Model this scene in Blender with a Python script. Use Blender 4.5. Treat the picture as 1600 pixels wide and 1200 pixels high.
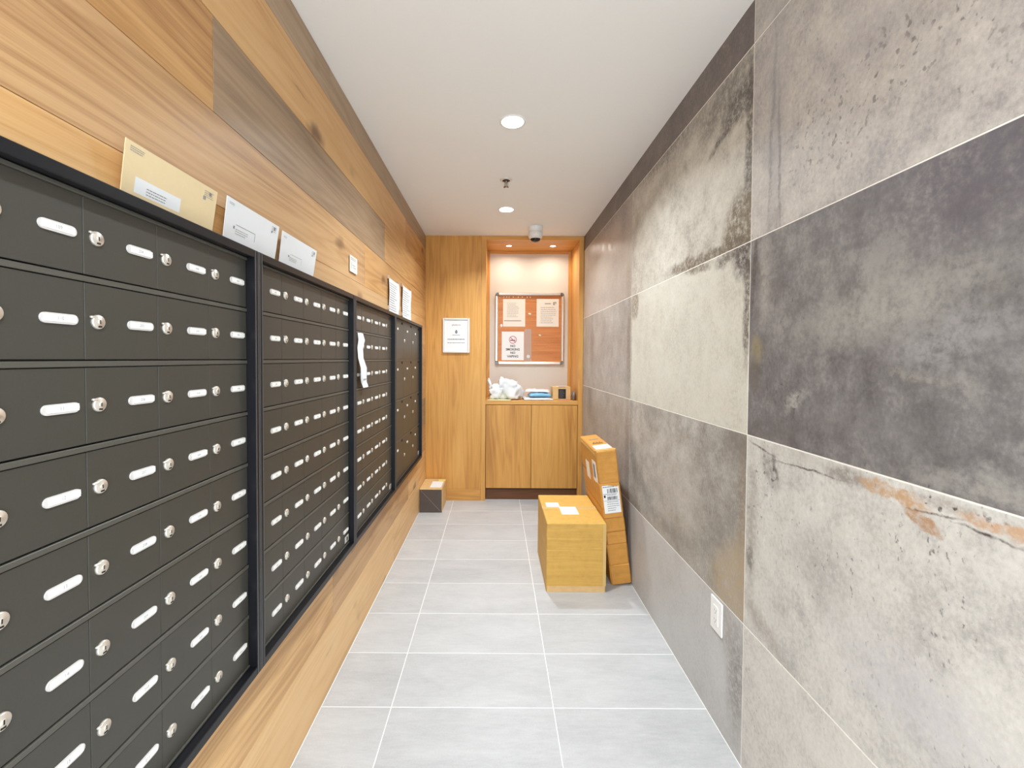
import bpy, bmesh, math, random
from mathutils import Matrix, Vector, noise
random.seed(7)
for o in list(bpy.data.objects): bpy.data.objects.remove(o)
S = bpy.context.scene
COL = S.collection
# ------------------------------------------------------------------ camera
F, CX, CY, PITCH, ROLL, CH = 686.54, 775.29, 576.92, 0.0233, 0.0057, 1.2895
cam = bpy.data.cameras.new('camera')
cam.sensor_fit = 'HORIZONTAL'; cam.sensor_width = 36.0
cam.lens = F / 1600 * 36.0
cam.shift_x = (800 - CX) / 1600; cam.shift_y = (CY - 600) / 1600
cam.clip_start = 0.02
camo = bpy.data.objects.new('camera', cam); COL.objects.link(camo)
fw = Vector((0, math.cos(PITCH), -math.sin(PITCH))); up = Vector((0, math.sin(PITCH), math.cos(PITCH))); rt = Vector((1, 0, 0))
r2 = math.cos(ROLL) * rt + math.sin(ROLL) * up; u2 = math.cos(ROLL) * up - math.sin(ROLL) * rt
M = Matrix((r2, u2, -fw)).transposed().to_4x4(); M.translation = (0, 0, CH)
camo.matrix_world = M
S.camera = camo
# ------------------------------------------------------------------ world + exposure
w = bpy.data.worlds.new('world'); S.world = w; w.use_nodes = True
w.node_tree.nodes['Background'].inputs[0].default_value = (.82, .92, 1, 1)
w.node_tree.nodes['Background'].inputs[1].default_value = 3.0
vs = S.view_settings
vs.view_transform = 'Standard'; vs.look = 'None'; vs.gamma = 1.0; vs.use_curve_mapping = False
vs.exposure = 0.52
LAMP_W = 11.5          # ceiling downlights
NICHE_W = 1.3          # alcove puck lights
LAMP_COL = (.85, .94, 1.0)
# ------------------------------------------------------------------ room numbers
XL, XR, ZC, YB, YR = -0.64, 0.784, 2.395, 3.9725, -0.5
R_ = math.radians
YN = 4.40              # alcove back

# ================================================================== node helper
def lin(c):
    return tuple(((v / 255) / 12.92 if v / 255 <= .04045 else ((v / 255 + .055) / 1.055) ** 2.4) for v in c) + (1,)
class NT:
    def __init__(s, name):
        s.m = bpy.data.materials.new(name); s.m.use_nodes = True
        s.t = s.m.node_tree; s.b = s.t.nodes['Principled BSDF']
    def n(s, typ, **kw):
        nd = s.t.nodes.new(typ)
        for k, v in kw.items(): setattr(nd, k, v)
        return nd
    def put(s, sock, v):
        if isinstance(v, bpy.types.NodeSocket): s.t.links.new(v, sock)
        elif v is not None: sock.default_value = v
    def math(s, op, a, b=None, clamp=False):
        nd = s.n('ShaderNodeMath', operation=op, use_clamp=clamp); s.put(nd.inputs[0], a)
        if b is not None: s.put(nd.inputs[1], b)
        return nd.outputs[0]
    def vmath(s, op, a, b=None):
        nd = s.n('ShaderNodeVectorMath', operation=op); s.put(nd.inputs[0], a)
        if b is not None: s.put(nd.inputs[1], b)
        return nd.outputs['Value'] if op in ('LENGTH', 'DOT_PRODUCT') else nd.outputs[0]
    def noise(s, vec, scale=5, detail=4, rough=.55, dist=0, color=False):
        nd = s.n('ShaderNodeTexNoise'); s.put(nd.inputs['Vector'], vec)
        nd.inputs['Scale'].default_value = scale; nd.inputs['Detail'].default_value = detail
        nd.inputs['Roughness'].default_value = rough; nd.inputs['Distortion'].default_value = dist
        return nd.outputs['Color' if color else 'Fac']
    def vor(s, vec, scale=5, rnd=1.0):
        nd = s.n('ShaderNodeTexVoronoi'); s.put(nd.inputs['Vector'], vec)
        nd.inputs['Scale'].default_value = scale; nd.inputs['Randomness'].default_value = rnd
        return nd.outputs['Distance']
    def mapr(s, v, a, b, c=0, d=1, smooth=True):
        nd = s.n('ShaderNodeMapRange'); nd.interpolation_type = 'SMOOTHSTEP' if smooth else 'LINEAR'
        s.put(nd.inputs[0], v)
        for i, x in enumerate((a, b, c, d)): nd.inputs[1 + i].default_value = x
        return nd.outputs[0]
    def mix(s, f, a, b, mode='MIX'):
        nd = s.n('ShaderNodeMix', data_type='RGBA', blend_type=mode)
        s.put(nd.inputs[0], f); s.put(nd.inputs[6], a); s.put(nd.inputs[7], b)
        return nd.outputs[2]
    def ramp(s, f, stops):
        nd = s.n('ShaderNodeValToRGB'); s.put(nd.inputs[0], f); e = nd.color_ramp.elements
        while len(e) < len(stops): e.new(.5)
        for i, (p, c) in enumerate(stops): e[i].position = p; e[i].color = c
        return nd.outputs[0]
    def mapping(s, vec, loc=(0, 0, 0), rot=(0, 0, 0), scale=(1, 1, 1), typ='POINT'):
        nd = s.n('ShaderNodeMapping', vector_type=typ); s.put(nd.inputs[0], vec)
        nd.inputs[1].default_value = loc; nd.inputs[2].default_value = rot; nd.inputs[3].default_value = scale
        return nd.outputs[0]
    def obj(s, rnd=True):
        c = s.n('ShaderNodeTexCoord').outputs['Object']
        if rnd:
            r = s.n('ShaderNodeObjectInfo').outputs['Random']
            cb = s.n('ShaderNodeCombineXYZ')
            for i, k in enumerate((37.0, 23.0, 51.0)): s.put(cb.inputs[i], s.math('MULTIPLY', r, k))
            c = s.vmath('ADD', c, cb.outputs[0])
        return c
    def rand(s): return s.n('ShaderNodeObjectInfo').outputs['Random']
    def pos(s): return s.n('ShaderNodeNewGeometry').outputs['Position']
    def bump(s, h, strength=.2, dist=.002):
        nd = s.n('ShaderNodeBump'); nd.inputs['Strength'].default_value = strength; nd.inputs['Distance'].default_value = dist
        s.put(nd.inputs['Height'], h); s.t.links.new(nd.outputs[0], s.b.inputs['Normal'])
    def out(s, col=None, rough=.5, metal=0, spec=.5, coat=0, emit=None, es=0, alpha=None, trans=0, ior=None):
        s.put(s.b.inputs['Base Color'], col); s.put(s.b.inputs['Roughness'], rough)
        s.b.inputs['Metallic'].default_value = metal; s.b.inputs['Specular IOR Level'].default_value = spec
        s.b.inputs['Coat Weight'].default_value = coat
        if trans: s.b.inputs['Transmission Weight'].default_value = trans
        if alpha is not None: s.b.inputs['Alpha'].default_value = alpha
        if emit: s.b.inputs['Emission Color'].default_value = emit; s.b.inputs['Emission Strength'].default_value = es
        return s.m

def plain(name, rgb, rough=.5, metal=0, var=.06, scale=40, bump=0, spec=.5, **kw):
    t = NT(name); c = lin(rgb)
    nz = t.noise(t.obj(False), scale, 3)
    d = tuple(max(0, v * (1 - var)) for v in c[:3]) + (1,); l = tuple(min(1, v * (1 + var)) for v in c[:3]) + (1,)
    if bump: t.bump(nz, bump, .001)
    return t.out(t.mix(nz, d, l), rough, metal, spec, **kw)

def wood(name, dark, mid, light, axis='Y', rough=.42, knots=0.0, ring=.6, var=.35, contrast=1.0, spec=.4):
    """grain runs along `axis`; across axis = the other visible one"""
    t = NT(name); c = t.obj(True)
    L, A = .55, 8.0
    sc = {'Y': (A, L, A), 'Z': (A, A, L), 'X': (L, A, A)}[axis]
    g = t.mapping(c, scale=sc)
    warp = t.noise(g, .9, 2, .45, color=True)
    gw = t.vmath('ADD', g, t.mapping(warp, scale=(ring, ring, ring)))
    wv = t.n('ShaderNodeTexNoise'); t.put(wv.inputs['Vector'], gw)
    wv.inputs['Scale'].default_value = 1.3; wv.inputs['Detail'].default_value = 1.5
    bands = t.math('FRACT', t.math('MULTIPLY', wv.outputs['Fac'], 9.0))
    bands = t.math('ABSOLUTE', t.math('SUBTRACT', t.math('MULTIPLY', bands, 2.0), 1.0))
    fine = t.noise(t.mapping(c, scale=tuple(4 if q == L else 240 for q in sc)), 1.0, 3, .6)
    broad = t.noise(t.mapping(c, scale=tuple(.8 if q == L else 6 for q in sc)), 1.0, 3, .5)
    f = t.math('ADD', t.math('MULTIPLY', bands, .16 * contrast), t.math('MULTIPLY', fine, .42 * contrast))
    f = t.math('ADD', f, t.math('MULTIPLY', broad, .75))
    f = t.math('ADD', f, t.math('MULTIPLY', t.rand(), var))
    f = t.math('SUBTRACT', f, .22 + var / 2 + .29 * (contrast - 1))
    col = t.ramp(f, [(.05, lin(dark)), (.45, lin(mid)), (.95, lin(light))])
    if knots:
        kv = t.mapping(c, scale=tuple(2.1 if q == L else 4.6 for q in sc))
        kv = t.vmath('ADD', kv, t.mapping(t.noise(c, 9, 2, color=True), scale=(.25, .25, .25)))
        kv = t.vmath('MULTIPLY', kv, {'Y': (0, 1, 1), 'Z': (1, 0, 1), 'X': (1, 0, 1)}[axis])
        d = t.vor(kv, 1.0)
        k = t.math('MULTIPLY', t.mapr(d, .03, .19, 1, 0), t.mapr(t.noise(c, 2.3, 1), .42, .56))
        streak = t.noise(t.mapping(c, scale=tuple(3.0 if q == L else 26 for q in sc)), 1.0, 4, .6)
        k2 = t.mapr(streak, .66, .78, 0, .55)
        k = t.math('MAXIMUM', t.math('MULTIPLY', k, .8), k2)
        col = t.mix(t.math('MULTIPLY', k, knots), col, lin((78, 50, 28)))
    t.bump(fine, .12, .0006)
    rg = t.mapr(fine, .2, .8, rough - .05, rough + .08)
    return t.out(col, rg, 0, spec)

# ---- concrete-look porcelain with printed stains and some painted upper-wall shade, placed on the wall in metres (Y, Z)
def concrete(name, base, lo, hi, stains=(), mottle=.5, speck=0.0, rough=.46, seed=0.0, mscale=3.2):
    t = NT(name); p = t.pos()
    p0 = t.mapping(p, loc=(seed, seed * .7, 0))
    wn = t.mapping(t.noise(p0, 9, 4, .62, color=True), loc=(-.5, -.5, -.5))
    wf = t.mapping(t.noise(p0, 34, 6, .72, color=True), loc=(-.5, -.5, -.5))
    cl = t.noise(t.mapping(p0, scale=(1, 1, 1.25)), mscale, 5, .6, .3)
    md = t.noise(p0, 15, 6, .70)
    fn = t.noise(t.mapping(p0, scale=(1, 1, .8)), 110, 4, .75)
    f = t.math('ADD', t.math('MULTIPLY', t.math('SUBTRACT', cl, .5), 2.3 * mottle), t.math('MULTIPLY', t.math('SUBTRACT', md, .5), 2.6 * mottle))
    f = t.math('ADD', t.math('ADD', f, t.math('MULTIPLY', t.math('SUBTRACT', fn, .5), 1.1)), .5)
    col = t.ramp(f, [(.08, lin(lo)), (.5, lin(base)), (.92, lin(hi))])
    if speck:
        sp = t.mapping(p0, scale=(1, 1.0, .62), rot=(R_(38), 0, 0))
        v = t.noise(sp, 95, 2, .5)
        s1 = t.math('MULTIPLY', t.mapr(v, .64, .74), t.mapr(t.noise(p0, 7, 2), .38, .62))
        col = t.mix(t.math('MULTIPLY', s1, speck), col, lin(tuple(x * .62 for x in base)))
    for (kind, cy, cz, ry, rz, ang, soft, c, stg, wob) in stains:
        q = t.vmath('ADD', p, t.mapping(wn, scale=(wob, wob, wob)))
        q = t.vmath('ADD', q, t.mapping(wf, scale=(wob * .8,) * 3))
        q = t.vmath('SUBTRACT', q, (0, cy, cz))
        q = t.mapping(q, rot=(R_(-ang), 0, 0))
        q = t.vmath('MULTIPLY', q, (0, 1 / ry, 1 / rz))
        d = t.vmath('LENGTH', q)
        if kind == 'blob': m = t.mapr(d, 1 - soft, 1 + soft * .4, 1, 0)
        elif kind == 'out': m = t.mapr(d, 1 - soft * .4, 1 + soft, 0, 1)
        elif kind == 'ring': m = t.mapr(t.math('ABSOLUTE', t.math('SUBTRACT', d, 1.0)), 0, soft, 1, 0)
        elif kind == 'spots':
            m = t.math('MULTIPLY', t.mapr(d, .5, 1.1, 1, 0), t.mapr(t.noise(p0, 55, 2), .60, .66))
        br = t.mapr(t.noise(p0, 46, 6, .78), .34, .60, .25, 1.0)
        m = t.math('MULTIPLY', t.math('MULTIPLY', m, br), stg)
        col = t.mix(m, col, lin(c))
    t.bump(t.math('ADD', md, t.math('MULTIPLY', fn, .35)), .10, .0015)
    rg = t.mapr(md, .3, .7, rough - .05, rough + .10)
    return t.out(col, rg, 0, .5)

# ================================================================== mesh helpers
def tag(o, label=None, cat=None, group=None, kind=None):
    if label: o['label'] = label
    if cat: o['category'] = cat
    if group: o['group'] = group
    if kind: o['kind'] = kind
    return o
def thing(name, label, cat, loc=(0, 0, 0), rot=(0, 0, 0), group=None):
    o = bpy.data.objects.new(name, None); COL.objects.link(o)
    o.empty_display_size = .05; o.location = loc; o.rotation_euler = rot
    return tag(o, label, cat, group)
def link(name, me, parent=None, loc=(0, 0, 0), rot=(0, 0, 0)):
    o = bpy.data.objects.new(name, me); COL.objects.link(o); o.location = loc; o.rotation_euler = rot
    if parent: o.parent = parent
    return o
class MB:
    """collects geometry for one mesh"""
    def __init__(s, *mats): s.bm = bmesh.new(); s.mats = list(mats)
    def box(s, a, b, mi=0, bev=0.0, seg=1):
        x0, y0, z0 = a; x1, y1, z1 = b
        tmp = bmesh.new()
        v = [tmp.verts.new(p) for p in ((x0,y0,z0),(x1,y0,z0),(x1,y1,z0),(x0,y1,z0),(x0,y0,z1),(x1,y0,z1),(x1,y1,z1),(x0,y1,z1))]
        for f in ((0,3,2,1),(4,5,6,7),(0,1,5,4),(1,2,6,5),(2,3,7,6),(3,0,4,7)): tmp.faces.new([v[i] for i in f])
        if bev: bmesh.ops.bevel(tmp, geom=tmp.edges[:], offset=bev, segments=seg, affect='EDGES', profile=.5)
        s.add(tmp, mi); return s
    def add(s, tmp, mi=0, smooth=False, mat=None):
        if mat is not None: bmesh.ops.transform(tmp, matrix=mat, verts=tmp.verts)
        vm = {v: s.bm.verts.new(v.co) for v in tmp.verts}
        for f in tmp.faces:
            try: nf = s.bm.faces.new([vm[v] for v in f.verts])
            except ValueError: continue
            nf.material_index = mi; nf.smooth = smooth
        tmp.free()
    def poly(s, pts, mi=0): 
        f = s.bm.faces.new([s.bm.verts.new(p) for p in pts]); f.material_index = mi; return s
    def lathe(s, prof, seg=24, mi=0, mat=None, smooth=True, cap=True):
        """prof: list of (r, z) around local z"""
        tmp = bmesh.new(); rings = []
        for r, z in prof:
            rings.append([tmp.verts.new((r * math.cos(2 * math.pi * i / seg), r * math.sin(2 * math.pi * i / seg), z)) for i in range(seg)] if r > 1e-6 else [tmp.verts.new((0, 0, z))])
        for A, B in zip(rings, rings[1:]):
            for i in range(seg):
                j = (i + 1) % seg
                q = [A[i % len(A)], A[j % len(A)], B[j % len(B)], B[i % len(B)]]
                u = []
                for v in q:
                    if v not in u: u.append(v)
                if len(u) > 2: tmp.faces.new(u)
        if cap:
            for rg in (rings[0], rings[-1]):
                if len(rg) > 2: tmp.faces.new(rg)
        bmesh.ops.recalc_face_normals(tmp, faces=tmp.faces)
        s.add(tmp, mi, smooth, mat); return s
    def prism(s, pts, d0, d1, mi=0, axis='Y'):
        """extrude a 2-D outline (x,z) from y=d0 to y=d1"""
        tmp = bmesh.new()
        A = [tmp.verts.new((x, d0, z)) for x, z in pts]; B = [tmp.verts.new((x, d1, z)) for x, z in pts]
        tmp.faces.new(A); tmp.faces.new(B[::-1]); n = len(pts)
        for i in range(n): tmp.faces.new([A[i], B[i], B[(i + 1) % n], A[(i + 1) % n]])
        bmesh.ops.recalc_face_normals(tmp, faces=tmp.faces); s.add(tmp, mi); return s
    def mesh(s, name, sub=0):
        me = bpy.data.meshes.new(name); s.bm.normal_update(); s.bm.to_mesh(me); s.bm.free()
        for m in s.mats: me.materials.append(m)
        return me
    def obj(s, name, parent=None, loc=(0, 0, 0), rot=(0, 0, 0)): return link(name, s.mesh(name), parent, loc, rot)
def centred(name, a, b, mats, parent=None, bev=0.0, mi=0):
    """one box, origin at its centre (world/parent metres)"""
    c = [(p + q) / 2 for p, q in zip(a, b)]
    return MB(*mats).box([p - k for p, k in zip(a, c)], [q - k for q, k in zip(b, c)], mi, bev).obj(name, parent, c)
def stadium(w, h, n=8):
    r = h / 2; pts = []
    for i in range(n + 1): a = -math.pi / 2 + math.pi * i / n; pts.append((w / 2 - r + r * math.cos(a), r * math.sin(a)))
    for i in range(n + 1): a = math.pi / 2 + math.pi * i / n; pts.append((-w / 2 + r + r * math.cos(a), r * math.sin(a)))
    return pts
def text_geo(txt, size, align='CENTER', bold=0.0):
    cu = bpy.data.curves.new('txt', 'FONT'); cu.body = txt; cu.size = size; cu.align_x = align; cu.align_y = 'CENTER'; cu.resolution_u = 2; cu.offset = size * bold
    o = bpy.data.objects.new('txt', cu); COL.objects.link(o)
    me = bpy.data.meshes.new_from_object(o); bpy.data.objects.remove(o); bpy.data.curves.remove(cu)
    return me
def add_text(mb, txt, size, u, v, y, mi, squeeze=1.0, bold=0.0):
    me = text_geo(txt, size, bold=bold); tmp = bmesh.new(); tmp.from_mesh(me); bpy.data.meshes.remove(me)
    # local XY text -> sheet XZ facing -Y
    m = Matrix.Translation((u, y, v)) @ Matrix(((squeeze,0,0,0),(0,0,1,0),(0,1,0,0),(0,0,0,1)))
    mb.add(tmp, mi, False, m)
def sheet(mb, w, h, bend=None, t=.0006, prints=(), nu=10, nv=8, mi=0):
    """thin sheet in local XZ (origin bottom centre) facing -Y, with printed rects (u0,v0,u1,v1,mi)"""
    curved = bend is not None; bend = bend or (lambda u, v: 0.0)
    def grid(u0, v0, u1, v1, off, nu, nv, mi, back=False):
        V = [[mb.bm.verts.new((u0 + (u1 - u0) * i / nu, bend(u0 + (u1 - u0) * i / nu, v0 + (v1 - v0) * j / nv) + off, v0 + (v1 - v0) * j / nv)) for i in range(nu + 1)] for j in range(nv + 1)]
        for j in range(nv):
            for i in range(nu):
                q = [V[j][i], V[j][i + 1], V[j + 1][i + 1], V[j + 1][i]]
                f = mb.bm.faces.new(q[::-1] if back else q); f.material_index = mi; f.smooth = curved
        return V
    A = grid(-w / 2, 0, w / 2, h, -t / 2, nu, nv, mi); B = grid(-w / 2, 0, w / 2, h, t / 2, nu, nv, mi, True)
    ra = A[0] + [r[-1] for r in A[1:]] + A[-1][::-1][1:] + [r[0] for r in A[::-1][1:-1]]
    rb = B[0] + [r[-1] for r in B[1:]] + B[-1][::-1][1:] + [r[0] for r in B[::-1][1:-1]]
    for i in range(len(ra)):
        j = (i + 1) % len(ra); f = mb.bm.faces.new([mb.bm.verts.new(q.co) for q in (ra[i], rb[i], rb[j], ra[j])]); f.material_index = mi
    for (u0, v0, u1, v1, m) in prints:
        grid(u0, v0, u1, v1, -t / 2 - .0004, max(1, int(abs(u1 - u0) / w * nu) + 1), max(1, int(abs(v1 - v0) / h * nv) + 1), m)
    return mb
def lines(u0, v0, u1, v1, n, mi, fill=.35, rag=.35):
    """n lines of small print as broken bars"""
    out = []; dv = (v1 - v0) / n
    for k in range(n):
        vb = v1 - dv * (k + 1) + dv * (1 - fill) / 2; u = u0; end = u1 - (u1 - u0) * rag * random.random()
        while u < end:
            wd = (u1 - u0) * random.uniform(.05, .17); out.append((u, vb, min(u + wd, end), vb + dv * fill, mi)); u += wd + (u1 - u0) * .02
    return out
def barcode(u0, v0, u1, v1, mi):
    out = []; u = u0
    while u < u1: wd = random.choice((.0012, .0024, .0036)); out.append((u, v0, min(u + wd, u1), v1, mi)); u += wd + random.choice((.0012, .0022, .003))
    return out

# ================================================================== materials
m_plank = [
    wood('oak_plank_honey', (146, 102, 62), (194, 152, 106), (216, 180, 136), 'Y', knots=1.0, var=.30, contrast=1.25),
    wood('oak_plank_grey', (120, 95, 72), (164, 136, 106), (188, 162, 132), 'Y', knots=.6, var=.25, contrast=1.25),
    wood('oak_plank_golden', (156, 106, 58), (204, 156, 100), (224, 184, 130), 'Y', knots=1.0, var=.30, contrast=1.2),
    wood('oak_plank_lit', (172, 124, 74), (224, 180, 124), (238, 204, 156), 'Y', knots=.9, var=.2, contrast=1.1)]  # last entry: paler oak, brighter light low on the wall put into its colour
m_oak = wood('oak_veneer', (166, 108, 48), (214, 156, 80), (232, 180, 106), 'Z', ring=1.1, var=.12, contrast=1.15)
m_oak_h = wood('oak_veneer_horizontal', (172, 116, 56), (216, 158, 84), (232, 182, 110), 'X', ring=1.1, var=.1, contrast=1.0)
m_walnut = wood('dark_walnut', (84, 50, 28), (122, 78, 46), (146, 98, 62), 'X', var=.1)
m_paint = plain('ceiling_paint', (246, 244, 240), .85, var=.015, scale=120)
m_plaster = plain('warm_white_wall', (228, 222, 214), .8, var=.015, scale=90)
m_niche = plain('alcove_back_paint', (222, 212, 200), .7, var=.02, scale=60)
m_grout = plain('pale_grout', (246, 242, 232), .8, var=.04, scale=200)
m_grout_f = plain('floor_grout', (242, 241, 238), .8, var=.04, scale=200)
m_gap = plain('dark_backing', (58, 40, 26), .9)
m_door = plain('mailbox_door_paint', (65, 62, 55), .42, var=.10, scale=260, bump=.05)
m_rail = plain('mailbox_rail_paint', (82, 79, 71), .38, var=.06, scale=200)
m_frame = plain('mailbox_frame_black', (20, 20, 24), .36, var=.08, scale=120, spec=.35)
m_frame_edge = plain('mailbox_frame_edge', (96, 94, 94), .35, metal=.4)
m_hole = plain('black_slot', (6, 6, 7), .9)
m_chrome = plain('lock_nickel', (228, 219, 206), .36, metal=.6, var=.05)
m_chrome_d = plain('keyhole_dark', (58, 50, 42), .4, metal=.6)
m_holder = plain('label_holder', (212, 205, 200), .4, var=.03)
m_insert = plain('label_insert', (246, 244, 238), .55, var=.01)
m_print = plain('faint_grey_print', (150, 148, 146), .7)
m_tick = plain('worn_label_print', (196, 194, 192), .7)
m_print_m = plain('mid_grey_print', (128, 128, 132), .7)
m_ink = plain('black_ink', (34, 33, 34), .7)
m_paper = plain('white_paper', (240, 240, 240), .7, var=.015)
m_paper_w = plain('warm_paper', (240, 232, 220), .7, var=.015)
m_white = plain('white_plastic', (240, 239, 236), .35, var=.01)
m_white_e = plain('white_envelope', (230, 230, 230), .65, var=.02)
m_tan_e = plain('manila_envelope', (228, 204, 160), .65, var=.03, scale=70)
m_silver = plain('satin_aluminium', (222, 214, 204), .28, metal=.85, var=.03)
m_silver_l = plain('light_frame', (226, 222, 214), .32, metal=.3, var=.02)
m_corner = plain('corner_cap', (120, 116, 108), .35, metal=.7)
m_steel = plain('sprinkler_steel', (150, 140, 130), .25, metal=1.0)
m_dark = plain('dark_plastic', (26, 22, 20), .15)
m_red = plain('prohibition_red', (196, 44, 76), .6)
m_brown_ink = plain('brown_ink', (140, 104, 84), .7)
m_tape = plain('packing_tape', (214, 178, 112), .18, var=.05)
m_blue = plain('pale_blue_poly', (126, 186, 222), .35, var=.12, scale=30)
m_poly = plain('white_poly', (232, 234, 236), .32, var=.04, scale=30)
m_yellow = plain('yellow_paper', (244, 226, 120), .5)
m_pink = plain('pink_packet', (226, 150, 132), .5)
m_tabs = plain('clear_tape_tab', (204, 176, 150), .3)
m_pouch = plain('grey_pouch', (120, 108, 102), .35, var=.3, scale=30)
def card(name, rgb, creases=22, amp=.5):
    t = NT(name); c = t.obj(True)
    n1 = t.noise(t.mapping(c, scale=(1.5, 1.5, creases)), 1.4, 3, .6)
    n2 = t.noise(c, 30, 4, .6); n3 = t.noise(t.mapping(c, scale=(30, 30, 500)), 1, 2)
    a = lin(rgb); d = tuple(v * .80 for v in a[:3]) + (1,); l = tuple(min(1, v * 1.12) for v in a[:3]) + (1,)
    f = t.math('ADD', t.math('MULTIPLY', n1, .5), t.math('MULTIPLY', n2, .5))
    t.bump(t.math('ADD', t.math('MULTIPLY', n1, 1.0), t.math('MULTIPLY', n3, .12)), amp, .006)
    return t.out(t.ramp(f, [(.25, d), (.5, a), (.75, l)]), .6, 0, .35)
m_card = card('cardboard', (212, 166, 84))
m_card_o = card('cardboard_orange', (206, 146, 68), 14)
m_card_l = card('cardboard_light', (222, 184, 128), 6, .2)
m_printbrown = plain('dark_brown_print', (84, 72, 66), .5, var=.12, scale=25)
m_emit = NT('lamp_lens').out((1, 1, 1, 1), .5, emit=(1, .98, .95, 1), es=14)
def cork():
    t = NT('cork_board'); c = t.obj(False)
    n = t.noise(c, 160, 4, .7); st = t.noise(t.mapping(c, scale=(2, 2, 60)), 1, 3)
    f = t.math('ADD', t.math('MULTIPLY', n, .5), t.math('MULTIPLY', st, .5))
    t.bump(n, .2, .001)
    return t.out(t.ramp(f, [(.3, lin((168, 96, 44))), (.5, lin((204, 128, 66))), (.7, lin((220, 150, 86)))]), .32, 0, .4)
m_cork = cork()
def floor_mat():
    t = NT('grey_porcelain_floor'); c = t.obj(True)
    a = t.noise(t.mapping(c, scale=(1.5, 4, 1)), 2.2, 5, .6, .4); b = t.noise(t.mapping(c, scale=(3, 14, 1)), 6, 4, .6); s = t.noise(c, 180, 2)
    f = t.math('ADD', t.math('MULTIPLY', a, .5), t.math('ADD', t.math('MULTIPLY', b, .3), t.math('MULTIPLY', s, .2)))
    f = t.math('ADD', f, t.math('MULTIPLY', t.math('SUBTRACT', t.rand(), .5), .10))
    t.bump(b, .05, .001)
    return t.out(t.ramp(f, [(.3, lin((174, 173, 173))), (.5, lin((190, 189, 189))), (.7, lin((203, 202, 201)))]), .42, 0, .45)
m_floor = floor_mat()

# ================================================================== setting: floor
ROW0 = 1.896; FX = [XL, -0.381, 0.219, XR]
fl = MB(m_grout_f).box((XL - .02, YR, -.05), (XR + .02, 4.6, -.0007)).obj('floor'); tag(fl, 'grey rectangular porcelain tile floor', kind='structure')
k = math.floor((YR - ROW0) / .3)
ys = []
while ROW0 + .3 * k < YB + .3: ys.append(ROW0 + .3 * k); k += 1
shared = {}
for a in ys:
    b = min(a + .3, 4.02); a = max(a, YR)
    if b - a < .02: continue
    for x0, x1 in zip(FX, FX[1:]):
        w_, d_ = x1 - x0 - .003, b - a - .003
        key = (round(w_, 4), round(d_, 4))
        if key not in shared: shared[key] = MB(m_floor).box((-w_ / 2, -d_ / 2, -.012), (w_ / 2, d_ / 2, 0), 0, .0008).mesh('floor_tile')
        link('floor_tile', shared[key], fl, ((x0 + x1) / 2, (a + b) / 2, 0))
# ceiling
ce = MB(m_paint).box((XL - .12, YR - .1, ZC), (XR + .12, 4.6, ZC + .08)).obj('ceiling'); tag(ce, 'smooth white painted ceiling', kind='structure')
# ================================================================== setting: left wall of oak planks
wl = MB(m_gap).box((XL - .10, YR, 0), (XL - .012, YB + .6, ZC)).obj('wall_left'); tag(wl, 'oak plank wall behind the mailboxes', kind='structure')
courses = [  # (z0, z1, vertical joints in Y, material cycle)
    (0.003, .258, [-1.2, .35, 2.75], [3, 3, 3, 3]), (.258, .468, [-.9, .7, 1.714, 3.2], [3, 3, 3, 0, 3]),
    (.468, .70, [0, 1.9], [0, 2, 0]), (.70, .935, [.8, 2.6], [2, 0, 1]), (.935, 1.17, [-.2, 1.6], [0, 2, 0]), (1.17, 1.405, [.9, 2.9], [2, 1, 0]),
    (1.405, 1.638, [-.6, 1.1, 3.0], [0, 2, 0, 2]), (1.638, 1.843, [-1.1, .30, 2.142], [2, 0, 0, 2]),
    (1.843, 2.058, [-.5, 1.004, 2.521], [0, 2, 1, 2]), (2.058, 2.27, [-1.3, .45, 3.1], [0, 2, 2, 2]), (2.27, ZC - .001, [0, 1.7], [1, 1, 1])]
for z0, z1, js, ms in courses:
    e = [YR] + js + [YB]
    ms = [m for m, q in zip(ms, e[1:]) if q > YR + .05]; e = [YR] + [q for q in e[1:] if q > YR + .05]
    for (a, b), mi in zip(zip(e, e[1:]), ms):
        centred('plank', (XL - .014, a + .0006, z0 + .0006), (XL + random.uniform(-.0006, .0004), b - .0006, z1 - .0006), [m_plank[mi]], wl, .0006)

# ================================================================== setting: right wall of concrete-look tiles
GR = dict
C_LT, C_LT_LO, C_LT_HI = (196, 190, 178), (160, 153, 142), (214, 208, 196)
stC1 = [('blob', 1.385, 1.98, .025, .36, 0, .6, (88, 80, 72), .95, .035), ('blob', 1.40, 1.70, .15, .15, 40, .35, (116, 102, 80), 1.0, .04), ('blob', 1.44, 1.66, .10, .05, 20, .5, (98, 88, 76), .8, .05), ('blob', 1.72, 1.672, .36, .036, 4, .5, (108, 96, 80), 1.0, .06),
        ('blob', 1.44, 2.13, .16, .07, -12, .5, (84, 76, 70), .95, .10), ('blob', 1.58, 2.06, .09, .014, -18, .8, (80, 72, 66), .9, .06), ('blob', 1.55, 2.20, .22, .07, -18, .7, (104, 96, 90), .8, .10), ('blob', 2.15, 2.27, .70, .085, 3, .8, (112, 102, 96), .9, .10), ('blob', 2.0, 2.16, .3, .05, -12, .9, (140, 130, 124), .6, .10)]  # wide top-edge blob paints the shade near the ceiling into the tile
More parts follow.
